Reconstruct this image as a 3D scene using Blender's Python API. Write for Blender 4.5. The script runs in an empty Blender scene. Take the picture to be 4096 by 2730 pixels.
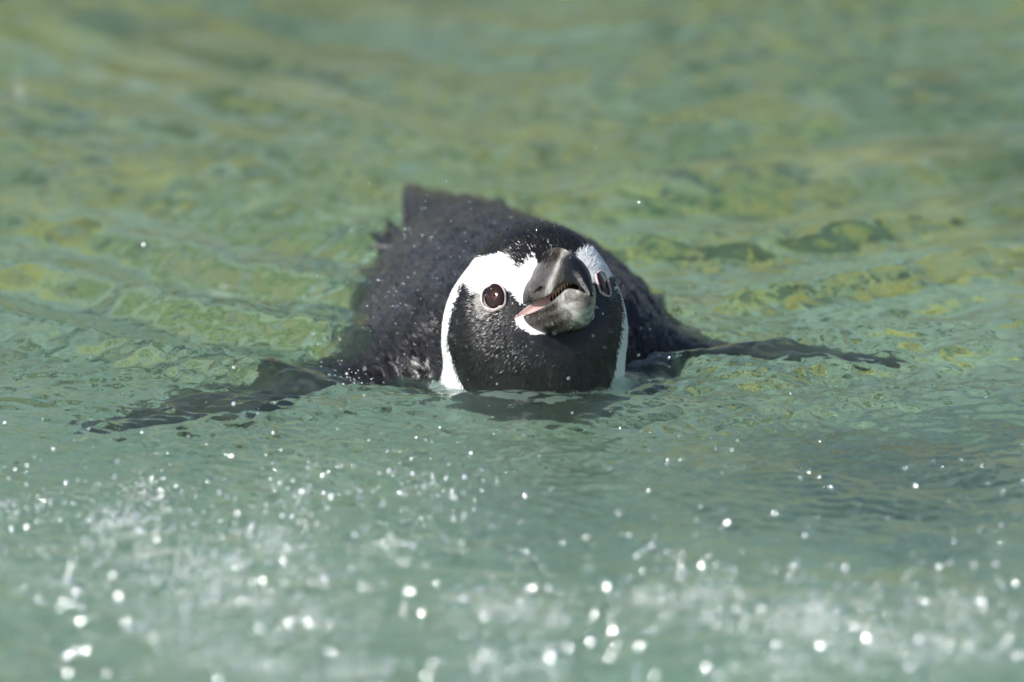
import bpy, math, random
import numpy as np
from mathutils import Vector, Matrix

random.seed(11)
rng = np.random.default_rng(11)
R = math.radians
scene = bpy.context.scene
C = scene.collection

# ------------------------------------------------------------------ camera, sky, sun, exposure
PITCH = R(14.0)
DIST = 6.10
FW = 36.0 / 400.0 * DIST                 # frame width at the penguin, metres
MPP = FW / 4096.0                        # metres for one photograph pixel at the penguin
vdir = Vector((0, math.cos(PITCH), -math.sin(PITCH)))
look = Vector(((2048 - 2140) * MPP, 0, (1510 - 1365) * MPP / math.cos(PITCH)))
cam_d = bpy.data.cameras.new('camera')
cam = bpy.data.objects.new('camera', cam_d)
C.objects.link(cam)
cam.location = look - vdir * DIST
cam.rotation_euler = (math.pi / 2 - PITCH, 0, 0)
cam_d.lens = 400
cam_d.sensor_width = 36
cam_d.clip_start = 0.1
cam_d.clip_end = 400
cam_d.dof.use_dof = True
cam_d.dof.focus_distance = DIST - 0.035
cam_d.dof.aperture_fstop = 5.6
scene.camera = cam

SUN_EL, SUN_AZ = R(40), R(-52)           # azimuth measured from the camera's side, negative = to the left
sun_to = Vector((math.sin(SUN_AZ) * math.cos(SUN_EL), -math.cos(SUN_AZ) * math.cos(SUN_EL), math.sin(SUN_EL)))
world = bpy.data.worlds.new('World')
scene.world = world
world.use_nodes = True
wn = world.node_tree
bg = wn.nodes['Background']
sky = wn.nodes.new('ShaderNodeTexSky')
sky.sky_type = 'NISHITA'
sky.sun_disc = False
sky.sun_elevation = SUN_EL
sky.sun_rotation = math.atan2(sun_to.x, sun_to.y)
wn.links.new(sky.outputs[0], bg.inputs[0])
bg.inputs[1].default_value = 0.10
sl = bpy.data.lights.new('sun', 'SUN')
sl.energy = 5.0
sl.angle = R(0.53)
sl.color = (1.0, 0.965, 0.91)
sl.cycles.use_multiple_importance_sampling = False
so = bpy.data.objects.new('sun', sl)
C.objects.link(so)
so.rotation_euler = (-sun_to).to_track_quat('-Z', 'Y').to_euler()
so.location = sun_to * 8

scene.view_settings.view_transform = 'Standard'
scene.view_settings.look = 'None'
scene.view_settings.exposure = 0.28
scene.view_settings.gamma = 1
cy = scene.cycles
cy.use_denoising = True
cy.max_bounces = 12
cy.transmission_bounces = 8
cy.transparent_max_bounces = 24
cy.caustics_refractive = True
cy.caustics_reflective = False
cy.sample_clamp_indirect = 5.0
cy.sample_clamp_direct = 0.0

# ------------------------------------------------------------------ helpers
def tag(o, label=None, cat=None, group=None, kind=None):
    if label: o['label'] = label
    if cat: o['category'] = cat
    if group: o['group'] = group
    if kind: o['kind'] = kind
    return o

def mesh_obj(name, verts, faces, mat, parent=None, smooth=True):
    me = bpy.data.meshes.new(name)
    if isinstance(verts, np.ndarray): verts = verts.tolist()
    if isinstance(faces, np.ndarray): faces = faces.tolist()
    me.from_pydata(verts, [], faces)
    me.update()
    if smooth: me.polygons.foreach_set('use_smooth', [True] * len(me.polygons))
    if mat: me.materials.append(mat)
    o = bpy.data.objects.new(name, me)
    C.objects.link(o)
    if parent: o.parent = parent
    return o

def fattr(o, name, vals):
    a = o.data.attributes.new(name, 'FLOAT', 'POINT')
    a.data.foreach_set('value', np.ascontiguousarray(vals, dtype=np.float32))

class NT:
    def __init__(s, name):
        s.m = bpy.data.materials.new(name)
        s.m.use_nodes = True
        s.t = s.m.node_tree
        s.t.nodes.clear()
        s.out = s.t.nodes.new('ShaderNodeOutputMaterial')
    def n(s, typ, **kw):
        nd = s.t.nodes.new(typ)
        for k, v in kw.items():
            if k.startswith('_'):
                setattr(nd, k[1:], v)
            else:
                key = k.replace('__', ' ')
                key = int(key[1:]) if key[0] == 'i' and key[1:].isdigit() else key
                s.put(nd.inputs[key], v)
        return nd
    def put(s, sock, v):
        if isinstance(v, bpy.types.NodeSocket): s.t.links.new(v, sock)
        elif isinstance(v, bpy.types.Node): s.t.links.new(v.outputs[0], sock)
        else:
            if isinstance(v, tuple) and len(v) == 3 and sock.type == 'RGBA': v = (*v, 1)
            sock.default_value = v
    def pos(s): return s.n('ShaderNodeNewGeometry').outputs['Position']
    def noise(s, scale, detail=3, rough=0.5, vec=None, dist=0.0):
        k = s.n('ShaderNodeTexNoise', Scale=scale, Detail=detail, Roughness=rough, Distortion=dist)
        s.put(k.inputs['Vector'], vec if vec is not None else s.pos())
        return k.outputs['Fac']
    def ramp(s, fac, stops, interp='LINEAR'):
        k = s.n('ShaderNodeValToRGB')
        s.put(k.inputs[0], fac)
        cr = k.color_ramp
        cr.interpolation = interp
        while len(cr.elements) < len(stops): cr.elements.new(0.5)
        for e, (p, c) in zip(cr.elements, stops):
            e.position = p
            e.color = (*c, 1) if isinstance(c, tuple) else (c, c, c, 1)
        return k.outputs[0]
    def math(s, op, a, b=0.0, c=0.0):
        k = s.n('ShaderNodeMath', _operation=op)
        s.put(k.inputs[0], a); s.put(k.inputs[1], b); s.put(k.inputs[2], c)
        return k.outputs[0]
    def mix(s, fac, a, b, blend='MIX'):
        k = s.n('ShaderNodeMix', _data_type='RGBA', _blend_type=blend)
        s.put(k.inputs[0], fac); s.put(k.inputs[6], a); s.put(k.inputs[7], b)
        return k.outputs[2]
    def mixsh(s, fac, a, b):
        k = s.n('ShaderNodeMixShader')
        s.put(k.inputs[0], fac); s.put(k.inputs[1], a); s.put(k.inputs[2], b)
        return k.outputs[0]
    def attr(s, name): return s.n('ShaderNodeAttribute', _attribute_name=name).outputs['Fac']
    def scalev(s, vec, sc):
        k = s.n('ShaderNodeVectorMath', _operation='MULTIPLY')
        s.put(k.inputs[0], vec); s.put(k.inputs[1], sc)
        return k.outputs[0]
    def bump(s, h, strength=0.4, dist=0.001):
        k = s.n('ShaderNodeBump', Strength=strength, Distance=dist)
        s.put(k.inputs['Height'], h)
        return k.outputs[0]
    def bsdf(s, **kw):
        return s.n('ShaderNodeBsdfPrincipled', **kw)
    def done(s, sh):
        s.put(s.out.inputs['Surface'], sh)
        return s.m

def sines(x, y, n, lam0, lam1, amp, seed, dir0=0.0, spread=math.pi, warp=0.0):
    r = np.random.default_rng(seed)
    z = np.zeros_like(x)
    for i in range(n):
        lam = math.exp(r.uniform(math.log(lam0), math.log(lam1)))
        th = dir0 + r.uniform(-spread, spread)
        k = 2 * math.pi / lam
        ph = r.uniform(0, 6.283)
        a = amp * (lam / lam1)
        arg = k * (math.cos(th) * x + math.sin(th) * y) + ph
        if warp:
            arg = arg + warp * np.sin(k * 0.31 * (-math.sin(th) * x + math.cos(th) * y) + r.uniform(0, 6.283))
        z += a * np.sin(arg)
    return z * math.sqrt(2.0 / n)

def sstep(a, b, x):
    t = np.clip((x - a) / (b - a), 0, 1)
    return t * t * (3 - 2 * t)

# ------------------------------------------------------------------ the pool: floor, bank, water
DEPTH = 0.43
def m_floor():
    t = NT('pool_floor')
    p = t.pos()
    a = t.noise(5.5, 4, 0.55, p, 0.6)
    b = t.noise(8.5, 4, 0.62, p, 0.7)
    y = t.n('ShaderNodeSeparateXYZ', i0=p).outputs[1]
    silt = t.ramp(b, [(0.36, (0.32, 0.46, 0.34)), (0.50, (0.54, 0.71, 0.53)), (0.62, (0.70, 0.82, 0.62))])
    alg = t.ramp(b, [(0.40, (0.04, 0.13, 0.06)), (0.47, (0.30, 0.46, 0.20)), (0.52, (0.82, 0.83, 0.30)), (0.59, (0.94, 0.86, 0.20))])
    far = t.n('ShaderNodeMapRange', Value=y, i1=0.40, i2=1.25, i3=-0.34, i4=0.34).outputs[0]
    f = t.n('ShaderNodeMapRange', Value=t.math('ADD', a, far), i1=0.42, i2=0.62, _interpolation_type='SMOOTHSTEP').outputs[0]
    col = t.mix(f, silt, alg)
    return t.done(t.bsdf(Base__Color=col, Roughness=0.9, Normal=t.bump(t.noise(60, 3), 0.5, 0.01)))

def grid(xs, ys, zf):
    X, Y = np.meshgrid(xs, ys, indexing='ij')
    Z = zf(X, Y)
    V = np.stack([X, Y, Z], -1).reshape(-1, 3)
    nx, ny = len(xs), len(ys)
    i = np.arange(nx * ny).reshape(nx, ny)
    F = np.stack([i[:-1, :-1], i[1:, :-1], i[1:, 1:], i[:-1, 1:]], -1).reshape(-1, 4)
    return V, F

def spread_axis(lo, hi, step, end_lo, end_hi, g=1.25):
    a = list(np.arange(lo, hi + step * .5, step))
    s = step
    while a[-1] < end_hi: s *= g; a.append(a[-1] + s)
    a[-1] = end_hi
    s = step
    while a[0] > end_lo: s *= g; a.insert(0, a[0] - s)
    a[0] = end_lo
    return np.array(a)

PX0, PX1, PY0, PY1 = -4.5, 4.5, -4.6, 3.0          # pool edges
V, F = grid(spread_axis(-.8, .8, .02, PX0, PX1), spread_axis(-.6, 2.2, .02, PY0, PY1),
            lambda x, y: -DEPTH + sines(x, y, 12, .12, .7, .018, 5))
floor = mesh_obj('pool_floor', V, F, m_floor())
tag(floor, kind='structure')

def m_pebble():
    t = NT('pebble')
    c = t.ramp(t.attr('tint'), [(0.0, (0.12, 0.18, 0.11)), (0.25, (0.28, 0.36, 0.18)), (0.45, (0.46, 0.55, 0.38)),
                                (0.6, (0.55, 0.52, 0.18)), (0.72, (0.68, 0.58, 0.15)), (0.85, (0.50, 0.68, 0.55)), (1.0, (0.66, 0.72, 0.55))])
    return t.done(t.bsdf(Base__Color=c, Roughness=0.85, Normal=t.bump(t.noise(120, 3), 0.4, 0.004)))

ICO_V = None
def ico():
    global ICO_V
    if ICO_V is None:
        p = (1 + 5 ** .5) / 2
        v = np.array([(-1, p, 0), (1, p, 0), (-1, -p, 0), (1, -p, 0), (0, -1, p), (0, 1, p), (0, -1, -p), (0, 1, -p), (p, 0, -1), (p, 0, 1), (-p, 0, -1), (-p, 0, 1)], float)
        v /= np.linalg.norm(v[0])
        f = np.array([(0, 11, 5), (0, 5, 1), (0, 1, 7), (0, 7, 10), (0, 10, 11), (1, 5, 9), (5, 11, 4), (11, 10, 2), (10, 7, 6), (7, 1, 8), (3, 9, 4), (3, 4, 2), (3, 2, 6), (3, 6, 8), (3, 8, 9), (4, 9, 5), (2, 4, 11), (6, 2, 10), (8, 6, 7), (9, 8, 1)])
        ICO_V = (v, f)
    return ICO_V

def blobs(name, pts, rad, mat, parent=None, squash=(1, 1, 1), tint=None, jitter=0.0):
    v, f = ico()
    n = len(pts)
    sc = rad[:, None, None] * np.array(squash)[None, None, :]
    W = v[None] * (1 + jitter * rng.uniform(-1, 1, (n, 12, 1)))
    if jitter:
        th = rng.uniform(0, 6.28, n); c, s = np.cos(th)[:, None], np.sin(th)[:, None]
        W = np.stack([W[..., 0] * c - W[..., 1] * s, W[..., 0] * s + W[..., 1] * c, W[..., 2]], -1)
    VV = (W * sc + pts[:, None, :]).reshape(-1, 3)
    FF = (f[None] + (np.arange(n) * 12)[:, None, None]).reshape(-1, 3)
    o = mesh_obj(name, VV, FF, mat, parent)
    if tint is not None: fattr(o, 'tint', np.repeat(tint, 12))
    return o

n = 5200
py = rng.beta(1.5, 1.2, n) * 2.6 + 0.20
px = rng.uniform(-.85, .85, n)
keep = rng.uniform(0, 1, n) < np.clip(0.15 + (py - .5) * .9, .1, 1)
px, py = px[keep], py[keep]
pr = rng.uniform(.012, .042, len(px)) * np.where(rng.uniform(0, 1, len(px)) < .12, 1.7, 1)
peb = blobs('pebbles', np.stack([px, py, np.full_like(px, -DEPTH)], -1), pr, m_pebble(), squash=(1, 1, .6), tint=rng.uniform(0, 1, len(px)), jitter=.22)
tag(peb, 'algae covered pebbles lying under the water behind the penguin', 'pebbles', kind='stuff')

def m_bank():
    t = NT('bank')
    a = t.noise(1.6, 5, 0.6)
    b = t.noise(9, 4, 0.65)
    c = t.ramp(b, [(0.3, (0.03, 0.05, 0.015)), (0.5, (0.10, 0.12, 0.035)), (0.7, (0.24, 0.21, 0.06))])
    rock = t.ramp(b, [(0.3, (0.12, 0.10, 0.085)), (0.7, (0.34, 0.29, 0.25))])
    f = t.ramp(a, [(0.48, 0.0), (0.56, 1.0)])
    return t.done(t.bsdf(Base__Color=t.mix(f, c, rock), Roughness=0.9, Normal=t.bump(b, 0.8, 0.06)))

def bank_h(x, y):
    d = np.maximum(np.maximum(PX0 - x, x - PX1), np.maximum(PY0 - y, y - PY1))
    back = sstep(-1.0, 2.5, y)                      # the bank is high behind the pool, a low lip in front
    h = sstep(-.05, .12, d) * .80 - .70 + sstep(.0, 1.6, d) * (1.15 * back)
    h = h + sstep(.1, .6, d) * sines(x, y, 14, .35, 1.6, .10, 8)
    return np.where(d < -.05, -.72, h)
ax = np.concatenate([np.arange(-14, PX0 - .3, .4), np.arange(PX0 - .3, PX0 + .1, .05), np.arange(PX0 + .1, PX1 - .1, .25), np.arange(PX1 - .1, PX1 + .3, .05), np.arange(PX1 + .3, 14, .4)])
ay = np.concatenate([np.arange(-14, PY0 - .3, .4), np.arange(PY0 - .3, PY0 + .1, .05), np.arange(PY0 + .1, PY1 - .1, .25), np.arange(PY1 - .1, PY1 + 1.6, .05), np.arange(PY1 + 1.6, 14, .4)])
V, F = grid(ax, ay, bank_h)
bank = mesh_obj('pool_bank', V, F, m_bank())
tag(bank, kind='structure')

def water_z(x, y):
    # long swell and the wake trailing off the body, then chop, then capillary ripples
    z = sines(x, y, 12, .14, .55, .0024, 21, R(85), R(60), 1.0)
    z += sines(x, y, 16, .045, .14, .0015, 22, R(100), R(62), 1.2) * (.7 + .5 * np.sin(4 * y + 3 * x))
    u = np.sqrt(x * x + .05 ** 2) - .05               # wake: crests trail back from the shoulders on both sides
    right = sstep(-.06, .06, x)
    slope = .80 + (.38 - .80) * right + .25 * sstep(.3, 1.0, y)
    q = y - slope * u + .022 * np.sin(9 * x + 4 * y) + .012 * np.sin(23 * x - 9 * y + 1.0)
    fade = sstep(-.10, .05, y) * np.exp(-(y / 1.1) ** 2) * sstep(.02, .12, np.abs(x) + .4 * np.clip(y, 0, 1))
    patch = .65 + .35 * np.sin(3.1 * y - 4.2 * x + .6)
    z += fade * patch * (.0072 * np.sin(2 * math.pi * q / .135) + .0022 * np.sin(2 * math.pi * q / .061 + 1.3 + 2 * np.sin(6 * x)))
    m = .5 + .5 * np.sin(7.1 * x + 2.3 * y + 1.0) * np.sin(5.2 * y - 3.1 * x)
    mid = sines(x, y, 30, .016, .05, .00095, 23, R(90), R(80), 1.4)
    fine = sines(x, y, 30, .0075, .018, .00030, 24, R(95), R(80), 1.5)
    focus = np.exp(-((x / .7) ** 2)) * (np.exp(-((y + .05) / .42) ** 2) + .9 * np.exp(-((y + .24) / .16) ** 2))
    flip = np.exp(-((np.abs(x) - .17) / .10) ** 2 - ((y + .01) / .10) ** 2)     # churned by the flippers
    z += mid * (.34 + .85 * m + .8 * flip) + fine * ((.7 + .5 * m) * focus + 2.0 * flip)
    # bow wave heaped up before the throat, hollows at the shoulders
    z += .0075 * np.exp(-((x + .005) / .075) ** 2 - ((y + .062) / .022) ** 2)
    z += .0035 * np.exp(-((x) / .26) ** 2 - ((y + .085 - .12 * (x / .3) ** 2) / .03) ** 2)
    dn = np.sqrt(x ** 2 + (y - .014) ** 2) - .0495      # rings and the wet rim round the neck
    z += np.where(dn > -.01, .0009 * np.cos(2 * math.pi * dn / .017) * np.exp(-np.abs(dn) / .028) + .0009 * np.exp(-np.abs(dn) / .0035), 0) * sstep(.06, .0, y)
    z -= .004 * np.exp(-((np.abs(x) - .075) / .03) ** 2 - ((y - .02) / .05) ** 2)
    return z

def m_water():
    t = NT('water')
    hh = t.math('ADD', t.noise(380, 2, .55, t.scalev(t.pos(), (1, .7, 1))), t.math('MULTIPLY', t.noise(130, 2, .5, t.scalev(t.pos(), (1, .8, 1)), .6), 1.6))
    nrm = t.bump(hh, 0.22, .0009)
    fr = t.n('ShaderNodeFresnel', IOR=1.333, Normal=nrm)
    gl = t.n('ShaderNodeBsdfGlossy', Color=(1, 1, 1), Roughness=0.015, Normal=nrm)
    rf = t.n('ShaderNodeBsdfRefraction', Color=(.88, .98, .94), Roughness=0.0, IOR=1.333, Normal=nrm)
    tr = t.n('ShaderNodeBsdfTransparent', Color=(.90, .985, .955))
    clear = t.mixsh(0.12, rf.outputs[0], tr.outputs[0])
    murk = t.n('ShaderNodeBsdfDiffuse', Color=(.40, .58, .46))
    body = t.mixsh(0.03, clear, murk.outputs[0])          # suspended silt makes the water a little milky
    return t.done(t.mixsh(fr.outputs[0], body, gl.outputs[0]))
ys_in = np.arange(-.32, .26, .0021)
lo_ = spread_axis(-.85, -.3221, .0035, PY0 - .04, -.3221); hi_ = spread_axis(.2621, 1.25, .0035, .2621, PY1 + .04)
water_ys = np.concatenate([lo_, ys_in, hi_])
V, F = grid(spread_axis(-.35, .35, .0017, PX0 - .04, PX1 + .04), water_ys, water_z)
water = mesh_obj('water', V, F, m_water())
tag(water, kind='structure')

# ------------------------------------------------------------------ the penguin: body as one implicit surface
HYAW, HPITCH, HROLL = R(20), R(25), R(2.0)
sF, cF = math.sin(HPITCH), math.cos(HPITCH)
Fv = np.array([math.sin(HYAW) * cF, -math.cos(HYAW) * cF, sF])
Uv = np.array([-sF * math.sin(HYAW), sF * math.cos(HYAW), cF])
Rv = np.array([math.cos(HYAW), math.sin(HYAW), 0.0])
Rv, Uv = Rv * math.cos(HROLL) + Uv * math.sin(HROLL), Uv * math.cos(HROLL) - Rv * math.sin(HROLL)
HC = np.array([0.0, 0.010, 0.0416])
HM = Matrix(((Rv[0], Fv[0], Uv[0], HC[0]), (Rv[1], Fv[1], Uv[1], HC[1]), (Rv[2], Fv[2], Uv[2], HC[2]), (0, 0, 0, 1)))  # local (r, f, u)

def head_local(P):
    d = P - HC
    return d @ Rv, d @ Fv, d @ Uv

def ell(P, c, r, A=None):
    d = P - np.array(c, dtype=np.float32)
    if A is not None: d = d @ A
    r = np.array(r, dtype=np.float32)
    k0 = np.sqrt(((d / r) ** 2).sum(-1))
    k1 = np.sqrt(((d / (r * r)) ** 2).sum(-1)) + 1e-9
    return k0 * (k0 - 1) / k1

def rcone(P, a, b, ra, rb):
    a, b = np.array(a, dtype=np.float32), np.array(b, dtype=np.float32)
    ab = b - a
    t = np.clip(((P - a) @ ab) / (ab @ ab), 0, 1)
    d = np.sqrt(((P - a - t[..., None] * ab) ** 2).sum(-1))
    return d - (ra + (rb - ra) * t)

def smin(a, b, k):
    h = np.clip(.5 + .5 * (b - a) / k, 0, 1)
    return b + (a - b) * h - k * h * (1 - h)
def smax(a, b, k): return -smin(-a, -b, k)

def rotz(a): return np.array([[math.cos(a), -math.sin(a), 0], [math.sin(a), math.cos(a), 0], [0, 0, 1]], dtype=np.float32)

def flipper(P, pts, widths, thick):
    # a flat blade following a polyline; widths across, thick up and down
    best = None
    for i in range(len(pts) - 1):
        a, b = np.array(pts[i]), np.array(pts[i + 1])
        ax_ = b - a; L = np.linalg.norm(ax_); ax_ /= L
        wv = np.cross([0, 0, 1.0], ax_); wv /= np.linalg.norm(wv)
        up = np.cross(ax_, wv)
        d = P - a.astype(np.float32)
        s = d @ ax_.astype(np.float32); w = d @ wv.astype(np.float32); u = d @ up.astype(np.float32)
        t = np.clip(s / L, 0, 1)
        wid = widths[i] + (widths[i + 1] - widths[i]) * t
        th = thick[i] + (thick[i + 1] - thick[i]) * t
        e = np.maximum(np.maximum(-s, s - L), 0)
        q = np.sqrt((w / wid) ** 2 + (u / th) ** 2 + (e / wid) ** 2)
        dd = (q - 1) * th
        best = dd if best is None else smin(best, dd, .004)
    return best

BODY_YAW = R(7.5)
def head_sdf(P):
    r, f, u = head_local(P)
    hl = np.stack([r, f, u], -1).astype(np.float32)
    head = ell(hl, (.0055, -.010, .001), (.0400, .042, .0405))
    head = smin(head, ell(hl, (0, .012, -.006), (.026, .022, .026)), .018)
    for s in (-1, 1):                                   # cheeks
        head = smin(head, ell(hl, (s * .0220, -.002, -.017), (.0215, .024, .024)), .016)
    head = smin(head, ell(hl, (-.0260, -.006, -.008), (.0190, .026, .026)), .010)
    head = smax(head, f - .0250, .014)                  # blunt face where the bill sits
    for s in (-1, 1):                                   # eye hollows
        head = smax(head, -(np.sqrt(((hl - np.array([s * .0420, .0300, -.0005], dtype=np.float32)) ** 2).sum(-1)) - .0150), .004)
    neck = rcone(P, (-.0008, .012, .012), (0, .014, -.030), .0482, .0500)
    return smin(head, neck, .014)
def body_sdf(P):
    hd = head_sdf(P)
    hd = smin(hd, rcone(P, (0, .020, -.034), (-.006, .090, -.066), .0450, .064), .012)
    A = rotz(BODY_YAW)
    tor = ell(P, (-.011, .146, -.030), (.087, .146, .072), A)
    tor = smin(tor, ell(P, (-.009, .098, -.026), (.087, .072, .058)), .02)
    tor = smin(tor, ell(P, (-.028, .232, -.030), (.064, .130, .058), A), .03)
    tor = smin(tor, rcone(P, (-.040, .30, -.012), (-.050, .365, -.004), .026, .012), .03)
    tor = tor + .0010 * np.sin(P[..., 0] * 210 + 2.1 * np.sin(P[..., 1] * 60)) * np.sin(P[..., 1] * 130 + 1.7 * np.sin(P[..., 0] * 90)) + .0008 * np.sin(P[..., 0] * 430 + P[..., 1] * 170)
    b = smin(hd, tor, .012)
    fl = flipper(P, [(-.072, .090, -.014), (-.110, .050, -.020), (-.160, .012, -.046), (-.232, -.020, -.074)], [.027, .028, .029, .013], [.010, .006, .0045, .003])
    fr = flipper(P, [(.068, .105, -.014), (.100, .078, -.010), (.140, .070, -.014), (.196, .066, -.022)], [.025, .014, .011, .006], [.010, .006, .0045, .003])
    b = smin(b, fl, .016)
    b = smin(b, fr, .016)
    return b

def surface_nets(fn, lo, hi, h):
    lo = np.array(lo); n = np.ceil((np.array(hi) - lo) / h).astype(int) + 1
    xs, ys, zs = [(lo[i] + np.arange(n[i]) * h).astype(np.float32) for i in range(3)]
    f = np.empty(tuple(n), dtype=np.float32)
    for i0 in range(0, n[0], 24):
        X, Y, Z = np.meshgrid(xs[i0:i0 + 24], ys, zs, indexing='ij')
        f[i0:i0 + 24] = fn(np.stack([X, Y, Z], -1))
    s = f < 0
    nc = n - 1
    acc = np.zeros((*nc, 3), dtype=np.float32); cnt = np.zeros(tuple(nc), dtype=np.float32)
    cuts = []
    for ax_ in range(3):
        a = [slice(None)] * 3; b = [slice(None)] * 3
        a[ax_] = slice(0, -1); b[ax_] = slice(1, None)
        fa, fb = f[tuple(a)], f[tuple(b)]
        ch = s[tuple(a)] != s[tuple(b)]
        I = np.argwhere(ch)
        t = fa[ch] / (fa[ch] - fb[ch])
        p = I.astype(np.float32); p[:, ax_] += t
        cuts.append((I, s[tuple(a)][ch]))
        o1, o2 = [k for k in range(3) if k != ax_]
        for d1 in (0, -1):
            for d2 in (0, -1):
                J = I.copy(); J[:, o1] += d1; J[:, o2] += d2
                ok = np.all((J >= 0) & (J < nc), 1)
                np.add.at(acc, tuple(J[ok].T), p[ok]); np.add.at(cnt, tuple(J[ok].T), 1)
    act = cnt > 0
    idx = -np.ones(tuple(nc), dtype=np.int64); idx[act] = np.arange(act.sum())
    V = acc[act] / cnt[act][:, None] * h + lo
    Q = []
    for ax_, (I, ins) in enumerate(cuts):
        o1, o2 = (ax_ + 1) % 3, (ax_ + 2) % 3
        ok = (I[:, o1] > 0) & (I[:, o2] > 0) & (I[:, o1] < nc[o1]) & (I[:, o2] < nc[o2])
        I, ins = I[ok], ins[ok]
        q = []
        for d1, d2 in ((0, 0), (-1, 0), (-1, -1), (0, -1)):
            J = I.copy(); J[:, o1] += d1; J[:, o2] += d2
            q.append(idx[tuple(J.T)])
        q = np.stack(q, 1)
        q[~ins] = q[~ins][:, ::-1]
        Q.append(q)
    Q = np.concatenate(Q)
    return V.astype(np.float64), Q

BV, BQ = surface_nets(body_sdf, (-.275, -.10, -.135), (.25, .42, .10), .0020)

# --- plumage pattern, laid out round the head: angle from the bill x height
def headpat(P):
    # the head is turned on the neck, so the pattern's front swings back to the body's heading below the chin
    d = P - HC
    yaw = R(3) + (HYAW - R(3)) * sstep(-.032, .004, d[:, 2])
    rr_ = d[:, 0] * np.cos(yaw) + d[:, 1] * np.sin(yaw)
    a = np.arctan2(np.abs(rr_), d[:, 0] * np.sin(yaw) - d[:, 1] * np.cos(yaw))
    h = d[:, 2]
    a = a + np.where((rr_ > 0) & (a > 1.0), .34 * sstep(1.0, 1.12, a) * sstep(-.034, -.018, h) * sstep(.016, .004, h), 0)   # the band sits further forward on this side
    return a, h

def poly_sd(a, h, poly, sx=.042):
    # signed distance to a polygon in (angle * sx, height); negative inside
    p = np.stack([a * sx, h], -1)
    v = np.array(poly, float) * np.array([sx, 1.0])
    n = len(v); d = np.full(len(p), 1e9); ins = np.zeros(len(p), bool)
    for i in range(n):
        A, B = v[i], v[(i + 1) % n]
        e = B - A; w = p - A
        t = np.clip((w @ e) / (e @ e + 1e-12), 0, 1)
        q = w - t[:, None] * e
        d = np.minimum(d, (q ** 2).sum(1))
        c = ((A[1] > p[:, 1]) != (B[1] > p[:, 1]))
        xi = A[0] + (p[:, 1] - A[1]) / (B[1] - A[1] + 1e-12) * e[0]
        ins ^= c & (p[:, 0] < xi)
    return np.sqrt(d) * np.where(ins, -1, 1)

WHITE_POLYS = [
    # band from the bill over the eye, round behind the cheek and down the side of the neck
    [(2.35, .0184), (1.94, .0226), (1.61, .0255), (1.335, .0272), (1.06, .0262), (.89, .0237), (.736, .0203), (.675, .0228), (.49, .0250), (.30, .0264),
     (.22, .020), (.20, .010), (.40, .004), (.557, .0050), (.60, .0050), (.697, .0086), (.783, .0112), (.835, .0108), (.87, .0098), (.95, .0098), (1.10, .0098), (1.20, .0090),
     (1.231, .0083), (1.38, .0102), (1.469, .0113), (1.685, .0100), (1.569, .0071), (1.547, .0031), (1.532, -.0011), (1.499, -.0062), (1.41, -.0133),
     (1.338, -.020), (1.17, -.0284), (1.09, -.036), (1.0, -.0425), (.92, -.0465), (1.2, -.06), (1.7, -.06), (1.95, -.035), (2.3, -.015), (2.5, .005)],
    # strip under the lower mandible
    [(-.3, -.0088), (.02, -.0088), (.145, -.0098), (.27, -.0100), (.36, -.0086), (.57, -.0045), (.60, -.001), (.5, .002), (-.3, .002)],
    # breast under the water
    [(-.3, -.0475), (.0, -.0474), (.215, -.0455), (.40, -.0425), (.53, -.0445), (.75, -.0440), (.9, -.0455), (1.0, -.0435), (1.5, -.05), (1.5, -.064), (-.3, -.064)],
]
def pattern(P):
    # > 0 white plumage, < 0 black
    a, h = headpat(P)
    w = np.full(len(P), -1.0)
    for pl in WHITE_POLYS: w = np.maximum(w, -poly_sd(a, h, pl))
    hd = head_sdf(P.astype(np.float32)).astype(float)
    chest = np.where((np.abs(P[:, 0]) < .055) & (P[:, 1] < .03), np.maximum(np.minimum(-P[:, 2] - .010, P[:, 2] + .022), -P[:, 2] - .075), -P[:, 2] - .070)   # white collar, black breast band, white belly
    chest = np.where(np.abs(P[:, 0]) > .098, -.02, chest)                                   # flippers black
    return np.where(hd < .0015, w, np.maximum(chest, np.minimum(w, .0015 - hd)))

penguin = bpy.data.objects.new('penguin', None)
C.objects.link(penguin)
penguin.location = (0, 0.02, 0)
PINV = Vector((0, -0.02, 0))
penguin.empty_display_size = .05
tag(penguin, 'black and white penguin swimming towards the viewer with its beak slightly open', 'penguin')

def m_plumage(name, pat_from_attr=True):
    t = NT(name)
    w = t.attr('white')
    if pat_from_attr:
        nz = t.math('MULTIPLY', t.math('SUBTRACT', t.noise(900, 2, .6), .5), .0035)
        fac = t.n('ShaderNodeMapRange', Value=t.math('ADD', w, nz), i1=-.0003, i2=.0003).outputs[0]
    else:
        fac = w
    tone = t.noise(160, 3, .6)
    dark = t.ramp(tone, [(0.3, (0.006, 0.006, 0.007)), (0.7, (0.019, 0.018, 0.018))])
    py_ = t.n('ShaderNodeSeparateXYZ', i0=t.pos()).outputs[1]
    dark = t.mix(t.n('ShaderNodeMapRange', Value=py_, i1=.05, i2=.10).outputs[0], dark, t.ramp(tone, [(0.3, (0.021, 0.022, 0.025)), (0.7, (0.050, 0.051, 0.056))]))   # slate back, lightened so its colour carries wet sky sheen and haze; blacker face
    light = t.ramp(tone, [(0.3, (0.78, 0.79, 0.80)), (0.7, (0.86, 0.86, 0.86))])
    nrm = t.bump(t.noise(1100, 2, .6), .35, .0006)
    b = t.bsdf(Base__Color=t.mix(fac, dark, light), Roughness=t.ramp(fac, [(0, .30), (1, .7)]), Normal=nrm)
    b.inputs['Specular IOR Level'].default_value = .45
    return t.done(b)

body = mesh_obj('body', BV + np.array(PINV), BQ, m_plumage('plumage'), penguin)
fattr(body, 'white', pattern(BV))

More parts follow.
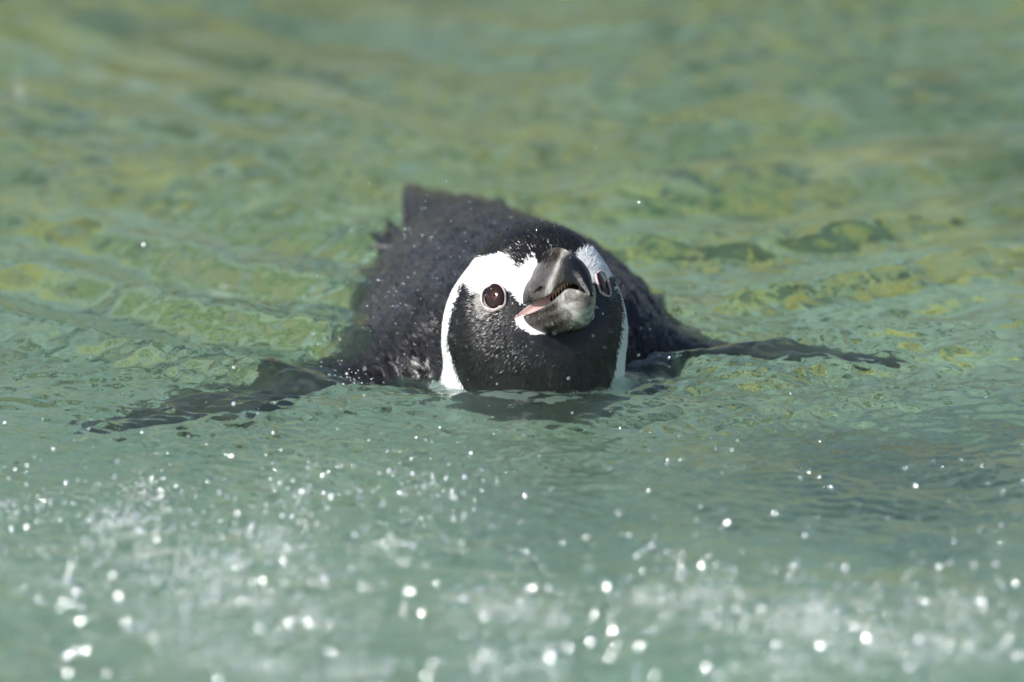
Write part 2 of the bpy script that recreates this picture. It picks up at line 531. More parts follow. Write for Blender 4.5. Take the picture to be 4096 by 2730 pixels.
# --- feathers: short flat blades lying along the coat
def tri_sample(V, Q, n, wfun):
    T = np.concatenate([Q[:, [0, 1, 2]], Q[:, [0, 2, 3]]])
    a, b, c = V[T[:, 0]], V[T[:, 1]], V[T[:, 2]]
    cr = np.cross(b - a, c - a); ar = np.linalg.norm(cr, axis=1) + 1e-15
    w = ar * wfun((a + b + c) / 3)
    pick = rng.choice(len(T), n, p=w / w.sum())
    r1, r2 = np.sqrt(rng.uniform(0, 1, n)), rng.uniform(0, 1, n)
    P = a[pick] * (1 - r1)[:, None] + b[pick] * (r1 * (1 - r2))[:, None] + c[pick] * (r1 * r2)[:, None]
    return P
def sdf_normal(P):
    e = .0012
    P32 = P.astype(np.float32); b0 = body_sdf(P32)
    g = np.stack([body_sdf(P32 + d) - b0 for d in (np.eye(3) * e).astype(np.float32)], -1).astype(float)
    return g / (np.linalg.norm(g, axis=1)[:, None] + 1e-12)

def feathers(name, P, flow, length, width, lift, mat, parent):
    n = len(P)
    N = sdf_normal(P)
    fl = flow + rng.normal(0, .16, (n, 3))
    D = fl - (fl * N).sum(1)[:, None] * N
    D /= np.linalg.norm(D, axis=1)[:, None] + 1e-9
    S = np.cross(N, D)
    nb = np.linalg.norm(P - (HC + Fv * .030 - Uv * .016), axis=1)
    L = length * rng.uniform(.6, 1.3, n) * (.5 + .5 * sstep(.016, .034, nb)); W = width * rng.uniform(.6, 1.4, n)
    li = lift * rng.uniform(.3, 1.5, n)
    roll = rng.normal(0, .35, n)[:, None]
    S = S * np.cos(roll) + N * np.sin(roll)
    base = P - N * .0004
    mid = base + D * (L * .55)[:, None] + N * (li * L * .7)[:, None]
    tip = base + D * L[:, None] + N * (li * L * .9)[:, None]
    V = np.stack([base - S * W[:, None] * .4, base + S * W[:, None] * .4, mid + S * W[:, None] * .5, mid - S * W[:, None] * .5, tip], 1).reshape(-1, 3)
    k = np.arange(n) * 5
    fq = np.stack([k, k + 1, k + 2, k + 3], 1).tolist(); ft = np.stack([k + 3, k + 2, k + 4], 1).tolist()
    o = mesh_obj(name, V + np.array(PINV), fq + ft, mat, parent)
    fattr(o, 'white', np.repeat((pattern(P) + rng.normal(0, .0006, n) > 0).astype(float), 5))
    tag(o, kind='stuff')
    return o

def near_bill(P):
    r, f, u = head_local(P)
    return (f > .012) & (np.abs(r) < .0165 - np.clip(u + .004, 0, 1) * .62) & (u > -.022) & (u < .0205)
def near_eye(P):
    r, f, u = head_local(P)
    return ((np.abs(r) - .0325) ** 2 + (f - .021) ** 2 + (u + .0012) ** 2) < .0080 ** 2
m_fea = m_plumage('feather', False)
P = tri_sample(BV, BQ, 130000, lambda p: ((p[:, 1] < .075) & (p[:, 2] > -.02) & (np.abs(p[:, 0]) < .075)).astype(float))
P = P[~near_bill(P) & ~near_eye(P)]
away = P - (HC + Fv * .055 - Uv * .004)
away /= np.linalg.norm(away, axis=1)[:, None]
low = sstep(.03, -.01, P[:, 2])[:, None]
flow = away * (1 - .6 * low) + np.array([0, 0, -1]) * .6 * low
feathers('head_feathers', P, flow, .0034, .00050, .13, m_fea, body)
P = tri_sample(BV, BQ, 60000, lambda p: ((p[:, 1] >= .03) & (p[:, 2] > -.012)).astype(float) * (np.abs(p[:, 0]) < .12))
feathers('back_feathers', P, np.tile(np.array([-.13, 1.0, -.1]), (len(P), 1)), 0.0080, .0019, .085, m_fea, body)

# ------------------------------------------------------------------ head parts in the head's own frame (r, f, u)
HMP = Matrix.Translation(PINV) @ HM
def head_part(name, V, F, mat, parent=penguin, smooth=True):
    o = mesh_obj(name, V, F, mat, parent, smooth)
    V = np.array(V)
    W = V[:, :1] * Rv + V[:, 1:2] * Fv + V[:, 2:] * Uv + HC + np.array(PINV)
    o.data.vertices.foreach_set('co', W.astype(np.float32).ravel())
    o.data.update()
    return o

def interp(xs, tab):
    k = np.array([q[0] for q in tab]); v = np.array([q[1] for q in tab])
    # smooth (Catmull-Rom) interpolation
    m = np.gradient(v, k)
    i = np.clip(np.searchsorted(k, xs) - 1, 0, len(k) - 2)
    hh = k[i + 1] - k[i]; t = (xs - k[i]) / hh
    return (2 * t ** 3 - 3 * t ** 2 + 1) * v[i] + (t ** 3 - 2 * t ** 2 + t) * hh * m[i] + (-2 * t ** 3 + 3 * t ** 2) * v[i + 1] + (t ** 3 - t ** 2) * hh * m[i + 1]

def m_beak():
    t = NT('beak_horn')
    tc = t.n('ShaderNodeTexCoord').outputs['Object']
    a = t.noise(150, 6, .7, tc, 1.0)
    b = t.noise(520, 4, .65, t.scalev(tc, (1, .3, 1)), 1.5)
    base = t.ramp(a, [(0.34, (0.004, 0.004, 0.004)), (0.56, (0.012, 0.011, 0.010)), (0.63, (0.060, 0.052, 0.047)), (0.72, (0.36, 0.34, 0.32))])
    brown = t.ramp(b, [(0.54, 0.0), (0.66, .6)])
    col = t.mix(brown, base, (0.16, 0.085, 0.045))
    tip = t.attr('band')
    col = t.mix(t.math('MULTIPLY', tip, t.ramp(a, [(0.36, .25), (0.56, 1.0)])), col, (0.46, 0.44, 0.42))
    col = t.mix(t.attr('nail'), col, (.006, .006, .007))
    h = t.math('ADD', t.noise(340, 5, .7, tc, .5), t.math('MULTIPLY', b, 1.1))
    bs = t.bsdf(Base__Color=col, Roughness=t.ramp(a, [(0.3, .12), (0.7, .24)]), Normal=t.bump(h, .30, .0014))
    bs.inputs['Specular IOR Level'].default_value = .45
    return t.done(bs)
M_BEAK = m_beak()

def loft(secs, close=True):
    n = len(secs[0]); V = [p for s in secs for p in s]; F = []
    for i in range(len(secs) - 1):
        for j in range(n if close else n - 1):
            k = (j + 1) % n
            F.append((i * n + j, i * n + k, (i + 1) * n + k, (i + 1) * n + j))
    return V, F

# upper mandible: culmen ridge, flat side plates, hooked nail
UP_TOP = [(0.0040, 0.0140), (0.0180, 0.0185), (0.0300, 0.0194), (0.0427, 0.0182), (0.0553, 0.0152), (0.0655, 0.0106), (0.0748, 0.0030), (0.0815, -0.0060), (0.0859, -0.0165)]
UP_BOT = [(0.0040, -0.0090), (0.0180, -0.0070), (0.0300, -0.0078), (0.0427, -0.0090), (0.0553, -0.0085), (0.0655, -0.0065), (0.0748, -0.0070), (0.0815, -0.0120), (0.0859, -0.0180)]
UP_W = [(0.0040, 0.0188), (0.0180, 0.0190), (0.0300, 0.0178), (0.0427, 0.0138), (0.0553, 0.0110), (0.0655, 0.0086), (0.0748, 0.0060), (0.0815, 0.0034), (0.0859, 0.0008)]
fs = np.linspace(.004, UP_W[-1][0], 34)
tp, bt, wd = interp(fs, UP_TOP), interp(fs, UP_BOT), interp(fs, UP_W)
secs = []
NS = 34
for f_, a_, b_, w_ in zip(fs, tp, bt, wd):
    ring = []
    for j in range(NS):                            # outer arch from one edge over the ridge to the other
        s_ = -1 + 2 * j / (NS - 1)
        ang = s_ * math.pi / 2
        tri = max(0.0, min(1.0, (f_ - .050) / .025))      # ridged near the face, rounder towards the hook
        x = w_ * math.copysign(abs(math.sin(ang)) ** (2.7 - 1.7 * tri), s_)
        z = b_ + (a_ - b_) * (max(0.0, math.cos(ang)) ** (1.15 - .35 * tri))
        gv = math.exp(-((abs(s_) - .60) / .07) ** 2) * .0011 * max(0.0, min(1.0, (.078 - f_) / .02))   # groove between the horn plates
        ring.append((x * (1 - gv / max(w_, .004)), f_, z - gv * .5))
    for j in range(1, 9):                          # hollow palate underneath
        s_ = 1 - 2 * j / 9
        ring.append((w_ * .86 * s_, f_ - .0005, b_ + (a_ - b_) * .30 * (1 - s_ * s_)))
    secs.append(ring)
V_, F_ = loft(secs)
upper = head_part('upper_mandible', V_, F_, M_BEAK)
V_ = np.array(V_)
nzb = np.sin(V_[:, 0] * 900 + 1.3) * .1
fattr(upper, 'band', np.clip(np.exp(-((V_[:, 1] - .056 - V_[:, 2] * .35) / .0045) ** 2) * .9 + nzb, 0, 1))
fattr(upper, 'nail', sstep(.062, .072, V_[:, 1] + V_[:, 2] * .10))
# nostril slits
def m_plain(name, col, rough, bumpsc=None, spec=.5, sss=0.0):
    t = NT(name)
    c = t.mix(t.noise(bumpsc or 300, 3, .6), tuple(k * .75 for k in col), tuple(min(1, k * 1.2) for k in col))
    b = t.bsdf(Base__Color=c, Roughness=rough, Normal=t.bump(t.noise((bumpsc or 300) * 2, 2), .3, .0008))
    b.inputs['Specular IOR Level'].default_value = spec
    if sss:
        b.inputs['Subsurface Weight'].default_value = sss
        b.inputs['Subsurface Radius'].default_value = (.003, .001, .0007)
        b.inputs['Subsurface Scale'].default_value = 1.0
    return t.done(b)
M_DARK = m_plain('nostril_dark', (.006, .005, .005), .5)
M_PINK = m_plain('mouth_skin', (.46, .30, .28), .35, 420, sss=.1)
M_PALE = m_plain('eyelid_skin', (.62, .50, .48), .5, 350, sss=.2)

LO_TOP = [(0.0000, -0.0140), (0.0150, -0.0142), (0.0300, -0.0144), (0.0427, -0.0142), (0.0553, -0.0132), (0.0655, -0.0112), (0.0739, -0.0100), (0.0794, -0.0125)]
LO_BOT = [(0.0000, -0.0190), (0.0150, -0.0225), (0.0300, -0.0262), (0.0427, -0.0292), (0.0553, -0.0300), (0.0655, -0.0280), (0.0739, -0.0232), (0.0794, -0.0175)]
LO_W = [(0.0000, 0.0255), (0.0150, 0.0235), (0.0300, 0.0196), (0.0427, 0.0152), (0.0553, 0.0122), (0.0655, 0.0098), (0.0739, 0.0074), (0.0794, 0.0040)]
fs = np.linspace(0, LO_W[-1][0], 30)
tp, bt, wd = interp(fs, LO_TOP), interp(fs, LO_BOT), interp(fs, LO_W)
secs = []
for f_, a_, b_, w_ in zip(fs, tp, bt, wd):
    ring = []
    for j in range(NS):
        s_ = -1 + 2 * j / (NS - 1)
        ang = s_ * math.pi / 2
        x = w_ * math.copysign(abs(math.sin(ang)) ** .9, s_)
        z = a_ - (a_ - b_) * (max(0.0, math.cos(ang)) ** .9)
        ring.append((x, f_, z))
    for j in range(1, 9):
        s_ = 1 - 2 * j / 9
        ring.append((w_ * .84 * s_, f_ - .0004, a_ - (a_ - b_) * .35 * (1 - s_ * s_)))
    secs.append(ring)
V_, F_ = loft(secs)
F_.append(tuple(range(len(V_) - len(secs[0]), len(V_))))
lower = head_part('lower_mandible', V_, F_, M_BEAK)
V_ = np.array(V_)
fattr(lower, 'nail', np.zeros(len(V_)))
fattr(lower, 'band', np.clip(np.exp(-((V_[:, 1] - .070) / .008) ** 2) * .95 + np.sin(V_[:, 2] * 1300) * .1, 0, 1))

# tongue and palate spines
secs = []
for i in range(16):
    t_ = i / 15
    f_ = .012 + .058 * t_
    w_ = .0085 * math.sqrt(max(0.0, 1 - t_ ** 2.2)) + .0004
    secs.append([(w_ * math.cos(q), f_, -.0150 + .0035 * math.sin(q) * (1 - .4 * t_)) for q in np.linspace(0, 2 * math.pi, 14, endpoint=False)])
V_, F_ = loft(secs)
tongue = head_part('tongue', V_, F_, M_PINK, lower)
lower_children = [tongue]
sp_v, sp_f = [], []
for s in (-1, 1):
    for i in range(11):
        f_ = .034 + i * .0037
        w_ = float(interp(np.array([f_]), UP_W)[0]) * .62
        b_ = float(interp(np.array([f_]), UP_BOT)[0])
        c0 = np.array([s * w_, f_, b_ + .0025]); tipp = c0 + np.array([-s * .0004, -.0022, -.0042])
        k = len(sp_v)
        for q in range(6):
            g = q / 6 * 2 * math.pi
            sp_v.append(tuple(c0 + .0011 * np.array([math.cos(g), math.sin(g), 0])))
        sp_v.append(tuple(tipp))
        for q in range(6): sp_f.append((k + q, k + (q + 1) % 6, k + 6))
spines = head_part('palate_spines', sp_v, sp_f, m_plain('spine_skin', (.50, .40, .30), .4, 300), upper)

# pink skin web at the corners of the mouth
GAPE = [(.0244, .0280, -.0150, .0003), (.0224, .0286, -.0138, .0008), (.0198, .0296, -.0126, .0013), (.0162, .0310, -.0116, .0022), (.0130, .0350, -.0110, .0032), (.0100, .0440, -.0108, .0036)]
for s in (-1, 1):
    V_, F_ = [], []
    n2 = 8
    for (gr, gf, gu, hw) in GAPE:
        for j in range(n2):
            v_ = -1 + 2 * j / (n2 - 1)
            V_.append((s * (gr - .0022 * (1 - v_ * v_) * (hw / .003)), gf + .0003, gu + hw * v_))
    for i in range(len(GAPE) - 1):
        for j in range(n2 - 1):
            a_ = i * n2 + j
            F_.append((a_, a_ + 1, a_ + n2 + 1, a_ + n2))
    g_ = head_part('gape_skin', V_, F_, M_PINK, penguin)
    sm = g_.modifiers.new('thick', 'SOLIDIFY'); sm.thickness = .0006; sm.offset = 0
    sb = g_.modifiers.new('soft', 'SUBSURF'); sb.levels = 2; sb.render_levels = 2

for s in (-1, 1):
    secs = []
    for i in range(8):
        t_ = i / 7; w_ = .0008 * math.sin(math.pi * (.05 + .9 * t_)) + .0001
        f_ = .038 + .007 * t_
        x = s * (float(interp(np.array([f_]), UP_W)[0]) * .90 + .0002)
        secs.append([(x + .0006 * math.cos(q), f_, -.0035 + .0014 * t_ + w_ * 1.4 * math.sin(q)) for q in np.linspace(0, 2 * math.pi, 8, endpoint=False)])
    V_, F_ = loft(secs)
    head_part('nostril', V_, F_, M_DARK, upper)

# eyes
def m_eye():
    t = NT('eyeball')
    d = t.attr('rad')
    z = t.noise(700, 3, .6)
    c = t.ramp(t.math('ADD', d, t.math('MULTIPLY', t.math('SUBTRACT', z, .5), .10)),
               [(0.0, (0.004, 0.003, 0.003)), (0.10, (0.006, 0.004, 0.004)), (0.14, (0.10, 0.030, 0.020)), (0.22, (0.06, 0.020, 0.014)), (0.30, (0.026, 0.012, 0.011)), (0.8, (0.018, 0.010, 0.011)), (1.0, (0.006, 0.004, 0.005))])
    b = t.bsdf(Base__Color=c, Roughness=.10)
    b.inputs['Specular IOR Level'].default_value = .3
    return t.done(b)
M_EYE = m_eye()
EYE = {-1: None, 1: None}
for s in (-1, 1):
    c0 = np.array([s * .0297, .0205, -.0012])
    axis = np.array([s * .78, .60, .15]) if s < 0 else np.array([.84, .52, .12]); axis /= np.linalg.norm(axis)
    upv = np.array([0, 0, 1.0]); sd = np.cross(upv, axis); sd /= np.linalg.norm(sd); upv = np.cross(axis, sd)
    c0 = c0 + axis * (.0008 if s < 0 else .0007)
    tl = R(14) * s                                  # the eye opening leans forward at the bottom
    a1 = (sd * math.cos(tl) + upv * math.sin(tl)) * (1 if s < 0 else .85); a2 = upv * math.cos(tl) - sd * math.sin(tl)
    V_, F_, rad = [], [], []
    nr, na = 12, 28
    for i in range(nr + 1):
        t_ = i / nr * R(80)
        for j in range(na):
            g = 2 * math.pi * j / na
            V_.append(tuple(c0 + axis * ((.0034 if s < 0 else .0028) * math.cos(t_)) + (a1 * math.cos(g) * .0069 + a2 * math.sin(g) * .0080) * math.sin(t_)))
            rad.append(float(np.linalg.norm(np.array(V_[-1]) - (c0 + axis * .0034 + np.array([-s * .0016, .0016, .0002])))) / .0078)
    for i in range(nr):
        for j in range(na):
            k = (j + 1) % na
            F_.append((i * na + j, i * na + k, (i + 1) * na + k, (i + 1) * na + j))
    eye = head_part('eye', V_, F_, M_EYE)
    fattr(eye, 'rad', rad)
    V_, F_ = [], []
    nm, nn = 36, 10
    for i in range(nm):
        g = 2 * math.pi * i / nm
        ring_r = a1 * math.cos(g) * .0065 + a2 * math.sin(g) * .0076
        rd = ring_r / np.linalg.norm(ring_r)
        lift = 0.0                                   # the lid follows the face: raise it until it clears the coat
        for _ in range(20):
            q_ = c0 + ring_r + axis * lift
            if float(body_sdf((q_[0] * Rv + q_[1] * Fv + q_[2] * Uv + HC)[None].astype(np.float32))[0]) > .0003: break
            lift += .0002
        for j in range(nn):
            q = 2 * math.pi * j / nn
            V_.append(tuple(c0 + axis * (lift + .0001 + .0006 * math.sin(q) - .0006 * math.cos(q)) + ring_r + rd * (.0009 + .0002 * math.sin(5 * g)) * (1 if s < 0 else .45) * math.cos(q)))
    for i in range(nm):
        for j in range(nn):
            F_.append((i * nn + j, i * nn + (j + 1) % nn, ((i + 1) % nm) * nn + (j + 1) % nn, ((i + 1) % nm) * nn + j))
    head_part('eyelid', V_, F_, M_PALE, eye)

# ------------------------------------------------------------------ tail and trailing foot
tail = bpy.data.objects.new('tail', None)
C.objects.link(tail)
tail.parent = penguin
tail.empty_display_size = .02
TAIL = [((-.066, .300, .000), (-.0714, .4150, .0095)), ((-.062, .302, .004), (-.0665, .4110, .0095)), ((-.057, .303, .007), (-.0605, .4040, .009)), ((-.051, .305, .009), (-.0535, .3960, .009)),
        ((-.045, .305, .010), (-.0455, .3900, .009)), ((-.038, .305, .010), (-.0370, .3860, .009)), ((-.031, .305, .009), (-.0280, .3840, .008)), ((-.024, .305, .008), (-.0190, .3790, .007)), ((-.018, .303, .005), (-.0105, .3700, .005))]
for i, (a_, b_) in enumerate(TAIL):
    a_, b_ = np.array(a_), np.array(b_)
    d = b_ - a_; L = np.linalg.norm(d); d /= L
    sd = np.cross(d, [0, 0, 1.0]); sd /= np.linalg.norm(sd); sd = sd * math.cos(.25) + np.array([0, 0, 1]) * math.sin(-.25)
    up = np.cross(sd, d)
    secs = []
    for t_ in np.linspace(0, 1, 10):
        w_ = .0072 * (1 - .82 * t_ ** 3) ; h_ = .0011 * (1 - .6 * t_)
        c_ = a_ + d * L * t_ + np.array([0, 0, .006 * math.sin(t_ * math.pi)]) + up * (.0007 * (i % 2)) + np.array(PINV)
        secs.append([tuple(c_ + sd * w_ * math.cos(q) + up * h_ * math.sin(q)) for q in np.linspace(0, 2 * math.pi, 10, endpoint=False)])
    V_, F_ = loft(secs)
    F_.append(tuple(range(len(V_) - 10, len(V_))))
    o = mesh_obj('tail_feather', V_, F_, m_fea if False else body.data.materials[0], tail)
    fattr(o, 'white', np.full(len(V_), -.05))

def m_foot():
    t = NT('foot_skin')
    c = t.ramp(t.noise(120, 4, .6), [(0.35, (0.012, 0.012, 0.014)), (0.55, (0.035, 0.032, 0.038)), (0.7, (0.11, 0.095, 0.10))])
    return t.done(t.bsdf(Base__Color=c, Roughness=.35, Normal=t.bump(t.noise(500, 3), .5, .001)))
heel = np.array([-.066, .285, -.006])
toes = [np.array([-.094, .296, .000]), np.array([-.093, .316, .003]), np.array([-.084, .334, .008])]
secs = []
for k in range(21):                                   # fan from toe to toe, webs sagging between them
    u_ = k / 20 * 2; i = min(int(u_), 1); fr_ = u_ - i
    end = toes[i] * (1 - fr_) + toes[i + 1] * fr_
    end = heel + (end - heel) * (1 - .20 * math.sin(math.pi * fr_))
    thick = .0024 - .0016 * math.sin(math.pi * fr_)
    row = []
    for t_ in np.linspace(0, 1, 9):
        c_ = heel + (end - heel) * t_ + np.array([0, 0, .004 * math.sin(math.pi * t_)])
        row.append((c_, thick * (1 - .55 * t_)))
    secs.append(row)
V_, F_ = [], []
for sgn in (1, -1):
    for row in secs:
        for c_, th_ in row: V_.append(tuple(c_ + np.array([0, 0, sgn * th_]) + np.array(PINV)))
NN = 21 * 9
for k in range(20):
    for j in range(8):
        a_ = k * 9 + j
        F_.append((a_, a_ + 9, a_ + 10, a_ + 1)); F_.append((NN + a_, NN + a_ + 1, NN + a_ + 10, NN + a_ + 9))
    e_ = k * 9 + 8
    F_.append((e_, e_ + 9, NN + e_ + 9, NN + e_))
for j in range(8):
    F_.append((j, j + 1, NN + j + 1, NN + j)); b0 = 180 + j
    F_.append((b0, NN + b0, NN + b0 + 1, b0 + 1))
mesh_obj('webbed_foot', V_, F_, m_foot(), penguin)

# ------------------------------------------------------------------ spray: droplets, foam, fine mist of drops
crt = Vector((1, 0, 0)); cup = Vector((0, math.sin(PITCH), math.cos(PITCH)))
def on_water(px, py, z):
    # the point at height z that lies where the photograph shows (px, py)
    tgt = look + crt * ((px - 2048) * MPP) + cup * ((1365 - py) * MPP)
    d = tgt - cam.location
    k = (z - cam.location.z) / d.z
    return cam.location + d * k

def m_drop(name, share):
    t = NT(name)
    gl = t.n('ShaderNodeBsdfGlossy', Color=(.95, .97, .98), Roughness=.13)
    rf = t.n('ShaderNodeBsdfRefraction', Color=(.97, .99, .98), Roughness=0.0, IOR=1.333)
    tr = t.n('ShaderNodeBsdfTransparent', Color=(.97, .99, .98))
    return t.done(t.mixsh(share, t.mixsh(.5, rf.outputs[0], tr.outputs[0]), gl.outputs[0]))
M_DROP = m_drop('water_drop', .60)
M_FAINT = m_drop('water_drop_faint', .34)

def drop_mesh(name, seed, flat, mat):
    r_ = np.random.default_rng(seed)
    V_, F_ = [], []
    nr, na = 9, 14
    ph = r_.uniform(0, 6.28, 4)
    for i in range(nr + 1):
        th = math.pi * i / nr
        for j in range(na):
            g = 2 * math.pi * j / na
            k = 1 + .07 * math.sin(2 * g + ph[0]) * math.sin(th) + .05 * math.sin(3 * g + ph[1]) * math.sin(2 * th)
            V_.append((k * math.sin(th) * math.cos(g), k * math.sin(th) * math.sin(g), flat * math.cos(th)))
    for i in range(nr):
        for j in range(na):
            F_.append((i * na + j, (i + 1) * na + j, (i + 1) * na + (j + 1) % na, i * na + (j + 1) % na))
    me = bpy.data.meshes.new(name)
    me.from_pydata(V_, [], F_); me.update()
    me.polygons.foreach_set('use_smooth', [True] * len(me.polygons))
    me.materials.append(mat)
    return me
DROPS = [drop_mesh('water_droplet', 40 + i, fl, M_DROP) for i, fl in enumerate((.35, .45, .30, .55))]
DIM = [drop_mesh('water_droplet', 50 + i, fl, M_FAINT) for i, fl in enumerate((.35, .45, .30, .55))]

# the drops that stand out (photograph positions at a 2353-wide view, size)
MAIN = [(895,1083,1.2),(1068,1097,1.9),(545,1182,1.1),(450,1134,.9),(372,1134,.8),(1131,1211,1.5),(693,1130,1.5),(857,1130,1.0),(741,1093,1.0),(1671,1202,2.2),(1850,1231,1.7),(1097,1217,1.0),(1447,1228,1.3),
    (1498,1254,1.5),(1423,1178,1.1),(1662,1172,1.2),(1292,1250,1.0),(1463,1278,1.3),(1191,1303,1.0),(1250,1305,1.3),(1348,1236,.9),(979,1297,1.2),(880,1245,1.0),(852,1267,1.0),(749,1331,1.5),(716,1338,1.4),
    (604,1336,1.4),(612,1355,1.2),(535,1388,1.0),(497,1372,1.7),(556,1383,1.2),(830,1353,1.3),(935,1362,1.4),(928,1390,1.2),(1062,1376,2.2),(1060,1352,1.1),(969,1409,1.4),(758,1427,1.6),(709,1430,1.5),(725,1390,1.2),
    (287,1433,1.4),(295,1455,1.3),(186,1427,1.4),(224,1420,1.1),(138,1398,1.1),(114,1376,1.1),(163,1298,1.1),(94,1250,.9),(1365,1414,1.9),(1304,1424,1.6),(1407,1451,1.7),(1418,1481,1.7),(1266,1515,1.9),(1394,1334,1.4),
    (1631,1418,1.1),(1580,1432,1.5),(1691,1401,1.5),(1629,1495,1.4),(1785,1440,1.6),(2084,1377,2.2),(2186,1371,1.4),(2159,1303,1.4),(2237,1298,1.4),(1911,1299,1.0),(1943,1305,1.1),(2091,1534,2.2),(2112,1470,2.0),
    (2155,1475,1.6),(2180,1487,1.7),(1956,1528,1.5),(1963,1440,1.5),(2073,1412,1.3),(2000,1391,1.3),(1865,1465,1.6),(1885,1487,1.5),(1918,1440,1.6),(2337,1510,1.6),(2310,1488,1.2),(1750,1400,1.3),(1840,1520,1.6),
    (537,928,1.5),(592,950,.9),(537,845,.9),(400,940,.7),(330,562,1.2),(730,634,.8),(838,848,.7),(757,861,.8),(297,1022,.7),(628,996,.7),(122,1032,.8),(10,972,1.1),(860,1440,1.5),(1100,1480,1.7),(1180,1540,1.8),(640,1470,1.5),
    (420,1400,1.2),(430,1263,.9),(440,1290,1.0),(1540,1310,1.0),(1230,1350,1.2),(1130,1330,1.1),(1005,1340,1.1),(1020,1240,.9),(1210,1270,.9),(1330,1215,.8),(1780,1180,1.0),(1880,1360,1.3),(2020,1340,1.1),(2260,1400,1.4),(2300,1340,1.2)]
half = (sun_to + (cam.location - Vector((0, -.3, 0))).normalized()).normalized()
rd = random.Random(5)
nd = 0
def put_drop(px, py, z, r, label=None, bright=True):
    global nd
    o = bpy.data.objects.new('water_droplet', (DROPS if bright else DIM)[nd % 4])
    C.objects.link(o)
    o.location = on_water(px, py, z)
    ax_ = (half + Vector((rd.gauss(0, .075), rd.gauss(0, .075), rd.gauss(0, .075)))).normalized()
    o.rotation_euler = ax_.to_track_quat('Z', 'Y').to_euler()
    o.scale = (r, r * rd.uniform(.85, 1.15), r)
    if label is None:
        side = 'left' if px < 1400 else ('middle' if px < 2750 else 'right')
        if py > 2430: where = 'along the bottom edge, ' + side
        elif py > 2150: where = 'above the foam streaks, ' + side
        elif py > 1750: where = 'over the rippled water before the penguin, ' + side
        else: where = 'beside or behind the penguin, ' + side
        label = ('large' if r > .0016 else 'small' if r < .0009 else 'mid sized') + ' sunlit spray droplet ' + where
    tag(o, label, 'water droplet', 'droplets of spray around the penguin')
    nd += 1
ONE = {(1671, 1202): 'big bright droplet hanging alone right of centre above the foam', (1850, 1231): 'bright white droplet farthest right of the two hanging alone above the foam',
    (1068, 1097): 'big pale droplet straight below the penguin\'s white neck band', (895, 1083): 'bright droplet left of the big pale one below the penguin', (1062, 1376): 'brightest large droplet in the foam at the lower middle',
    (330, 562): 'lone droplet in the air left of the penguin\'s tail', (730, 634): 'lone small droplet left of the penguin\'s back', (537, 928): 'bright droplet over the penguin\'s left hand flipper',
    (10, 972): 'droplet cut by the left edge of the picture', (2337, 1510): 'pale droplet nearest the lower right corner', (2091, 1534): 'large white droplet at the bottom edge towards the right'}
for (x, y, r_) in MAIN:
    y_ = y * 1.7408
    put_drop(x * 1.7408, y_, rd.uniform(.004, .030) if y > 900 else rd.uniform(.03, .06), r_ * .00100, ONE.get((x, y)), (x, y) in ONE or rd.random() < .72)
while nd < 290:
    y_ = 1700 + 1030 * rd.random() ** .55
    x_ = rd.uniform(-20, 4110)
    edge = (.35 + .65 * abs(x_ - 2400) / 2000) if y_ < 2250 else 1
    if y_ < 2000 and x_ > 1500 and rd.random() < .8: continue
    if rd.random() > edge: continue
    put_drop(x_, y_, rd.uniform(.002, .025), rd.choice((.6, .8, 1.0, 1.2, 1.5)) * 0.00120 * (.7 + .5 * (y_ - 1700) / 1030), None, rd.random() < .55)

def m_foam():
    t = NT('foam')
    d = t.bsdf(Base__Color=(.86, .90, .90), Roughness=.25)
    tr = t.n('ShaderNodeBsdfTransparent', Color=(1, 1, 1))
    return t.done(t.mixsh(.45, d.outputs[0], tr.outputs[0]))
FOAM = [([(420,1310),(500,1306),(560,1300)],14,260),([(590,1240),(640,1245),(662,1275)],18,260),([(340,1270),(380,1292)],22,160),([(1090,1402),(1160,1396),(1225,1405),(1290,1440)],22,520),([(480,1500),(560,1505),(640,1525)],18,260),
    ([(1590,1370),(1660,1362)],24,240),([(1775,1440),(1850,1420),(1905,1395)],28,420),([(1860,1475),(1900,1440)],22,260),([(1980,1480),(2060,1505),(2160,1510),(2290,1480)],24,620),([(700,1420),(740,1405)],26,240),([(1000,1130),(960,1120)],14,60),
    ([(215,1205),(265,1196),(312,1188)],12,330),([(310,1125),(345,1145)],14,120),([(0,1160),(42,1168)],10,90),([(90,1340),(180,1330)],22,140),([(880,1265),(905,1250)],14,60),([(1480,1370),(1530,1390)],26,200),([(760,1532),(830,1545)],22,220),([(1750,1540),(1850,1545)],26,260),
    ([(690,1130),(705,1140)],10,70),([(480,1380),(500,1360)],20,160),([(30,230),(60,228)],10,60),([(490,650),(520,660)],10,50),([(780,830),(840,850)],12,30),([(2190,1390),(2220,1420)],26,140),([(330,1420),(420,1440)],26,120),([(1080,1540),(1250,1530)],28,260)]
pts, rr = [], []
for line, sp, cnt in FOAM:
    for k in range(int(cnt * 1.2)):
        u_ = rd.random() * (len(line) - 1); i = min(int(u_), len(line) - 2); f_ = u_ - i
        x_ = line[i][0] * (1 - f_) + line[i + 1][0] * f_ + rd.gauss(0, sp * (.6 if k % 3 == 0 else 3.0))
        y_ = line[i][1] * (1 - f_) + line[i + 1][1] * f_ + rd.gauss(0, sp * (.16 if k % 3 == 0 else .9))
        p_ = on_water(x_ * 1.7408, y_ * 1.7408, abs(rd.gauss(0, .004)))
        p_.z = abs(rd.gauss(0, .004))
        pts.append(tuple(p_)); rr.append(rd.uniform(.00018, .0005) * (1.8 if rd.random() < .08 else 1))
pts = np.array(pts)
pts[:, 2] += water_z(pts[:, 0], pts[:, 1])
foam = blobs('foam', pts, np.array(rr), m_foam())
tag(foam, 'white bubbly foam streaks churned up on the water in the foreground', 'foam', kind='stuff')

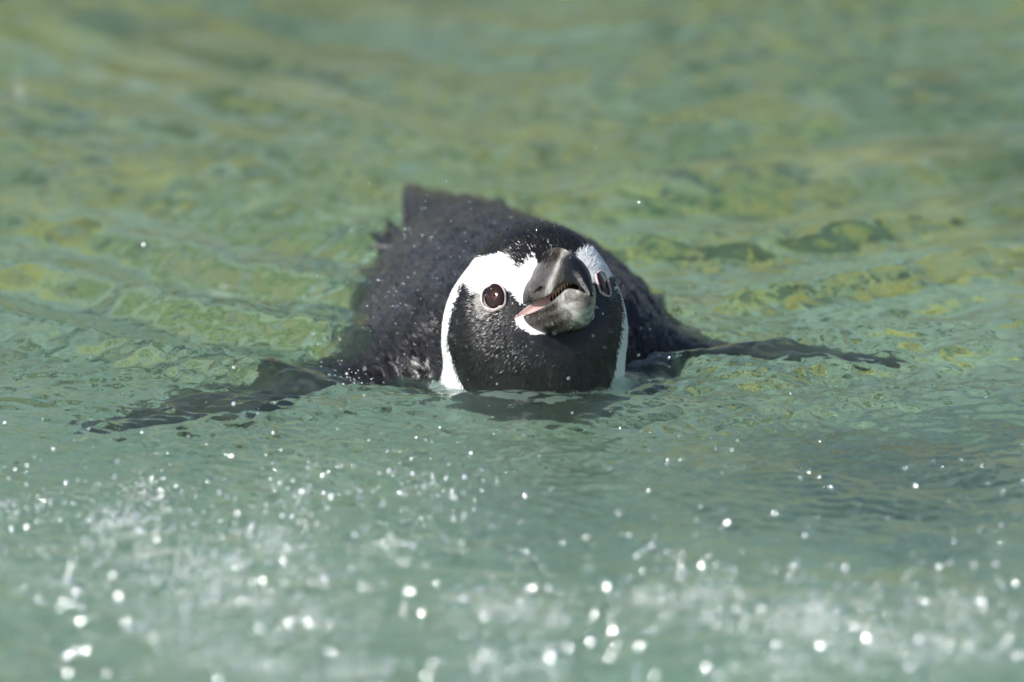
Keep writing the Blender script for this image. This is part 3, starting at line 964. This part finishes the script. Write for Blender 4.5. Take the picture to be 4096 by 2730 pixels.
# fine spray: small lens shaped drops, dense along the bottom and lower left, thin over the back
def lens_cloud(name, pts, rad, mat):
    v, f = ico()
    n = len(pts)
    hv = np.array(half)
    Z = hv[None] + rng.normal(0, .13, (n, 3)); Z /= np.linalg.norm(Z, axis=1)[:, None]
    X = np.cross(Z, [0.3, .1, 1.0]); X /= np.linalg.norm(X, axis=1)[:, None]
    Y = np.cross(Z, X)
    el = rng.uniform(.8, 1.5, n)[:, None]
    W = (v[None, :, 0, None] * (X * el)[:, None] + v[None, :, 1, None] * Y[:, None] + .4 * v[None, :, 2, None] * Z[:, None]) * rad[:, None, None] + pts[:, None]
    F = (f[None] + (np.arange(n) * 12)[:, None, None]).reshape(-1, 3)
    return mesh_obj(name, W.reshape(-1, 3), F, mat)
pts, rr = [], []
for k in range(5600):
    q_ = rd.random()
    if q_ < .62:                                     # foreground splash, gathered in loose clumps
        line, sp_, _ = FOAM[rd.randrange(len(FOAM))]
        if line[0][1] < 1000: continue
        c_ = line[rd.randrange(len(line))]
        x_ = (c_[0] + rd.gauss(0, 95)) * 1.7408; y_ = (c_[1] + rd.gauss(0, 48)) * 1.7408
    elif q_ < .80: x_, y_ = rd.uniform(-20, 4110), 1500 + 1230 * rd.random() ** .6
    elif q_ < .865: x_, y_ = rd.gauss(1700, 240), rd.gauss(1150, 210)
    else: x_, y_ = rd.uniform(-20, 4110), rd.uniform(0, 1500)
    p_ = on_water(x_, y_, abs(rd.gauss(.004, .010)) + .004)
    if y_ < 1560 and 1350 < x_ < 2750: p_ = cam.location + (p_ - cam.location).normalized() * (DIST - rd.uniform(.02, .25))
    if p_.z < .004: continue
    if y_ > 1700 and rd.random() < .22: pts.append(tuple(p_)); rr.append(rd.uniform(.0007, .0014)); continue
    pts.append(tuple(p_)); rr.append(rd.uniform(.00025, .00075) * (1.5 if rd.random() < .12 else 1) * (1 if y_ > 1500 else .6))
sp = lens_cloud('fine_spray', np.array(pts), np.array(rr), M_DROP)
tag(sp, 'fine glittering spray of tiny water drops thrown up around the penguin', 'spray', kind='stuff')
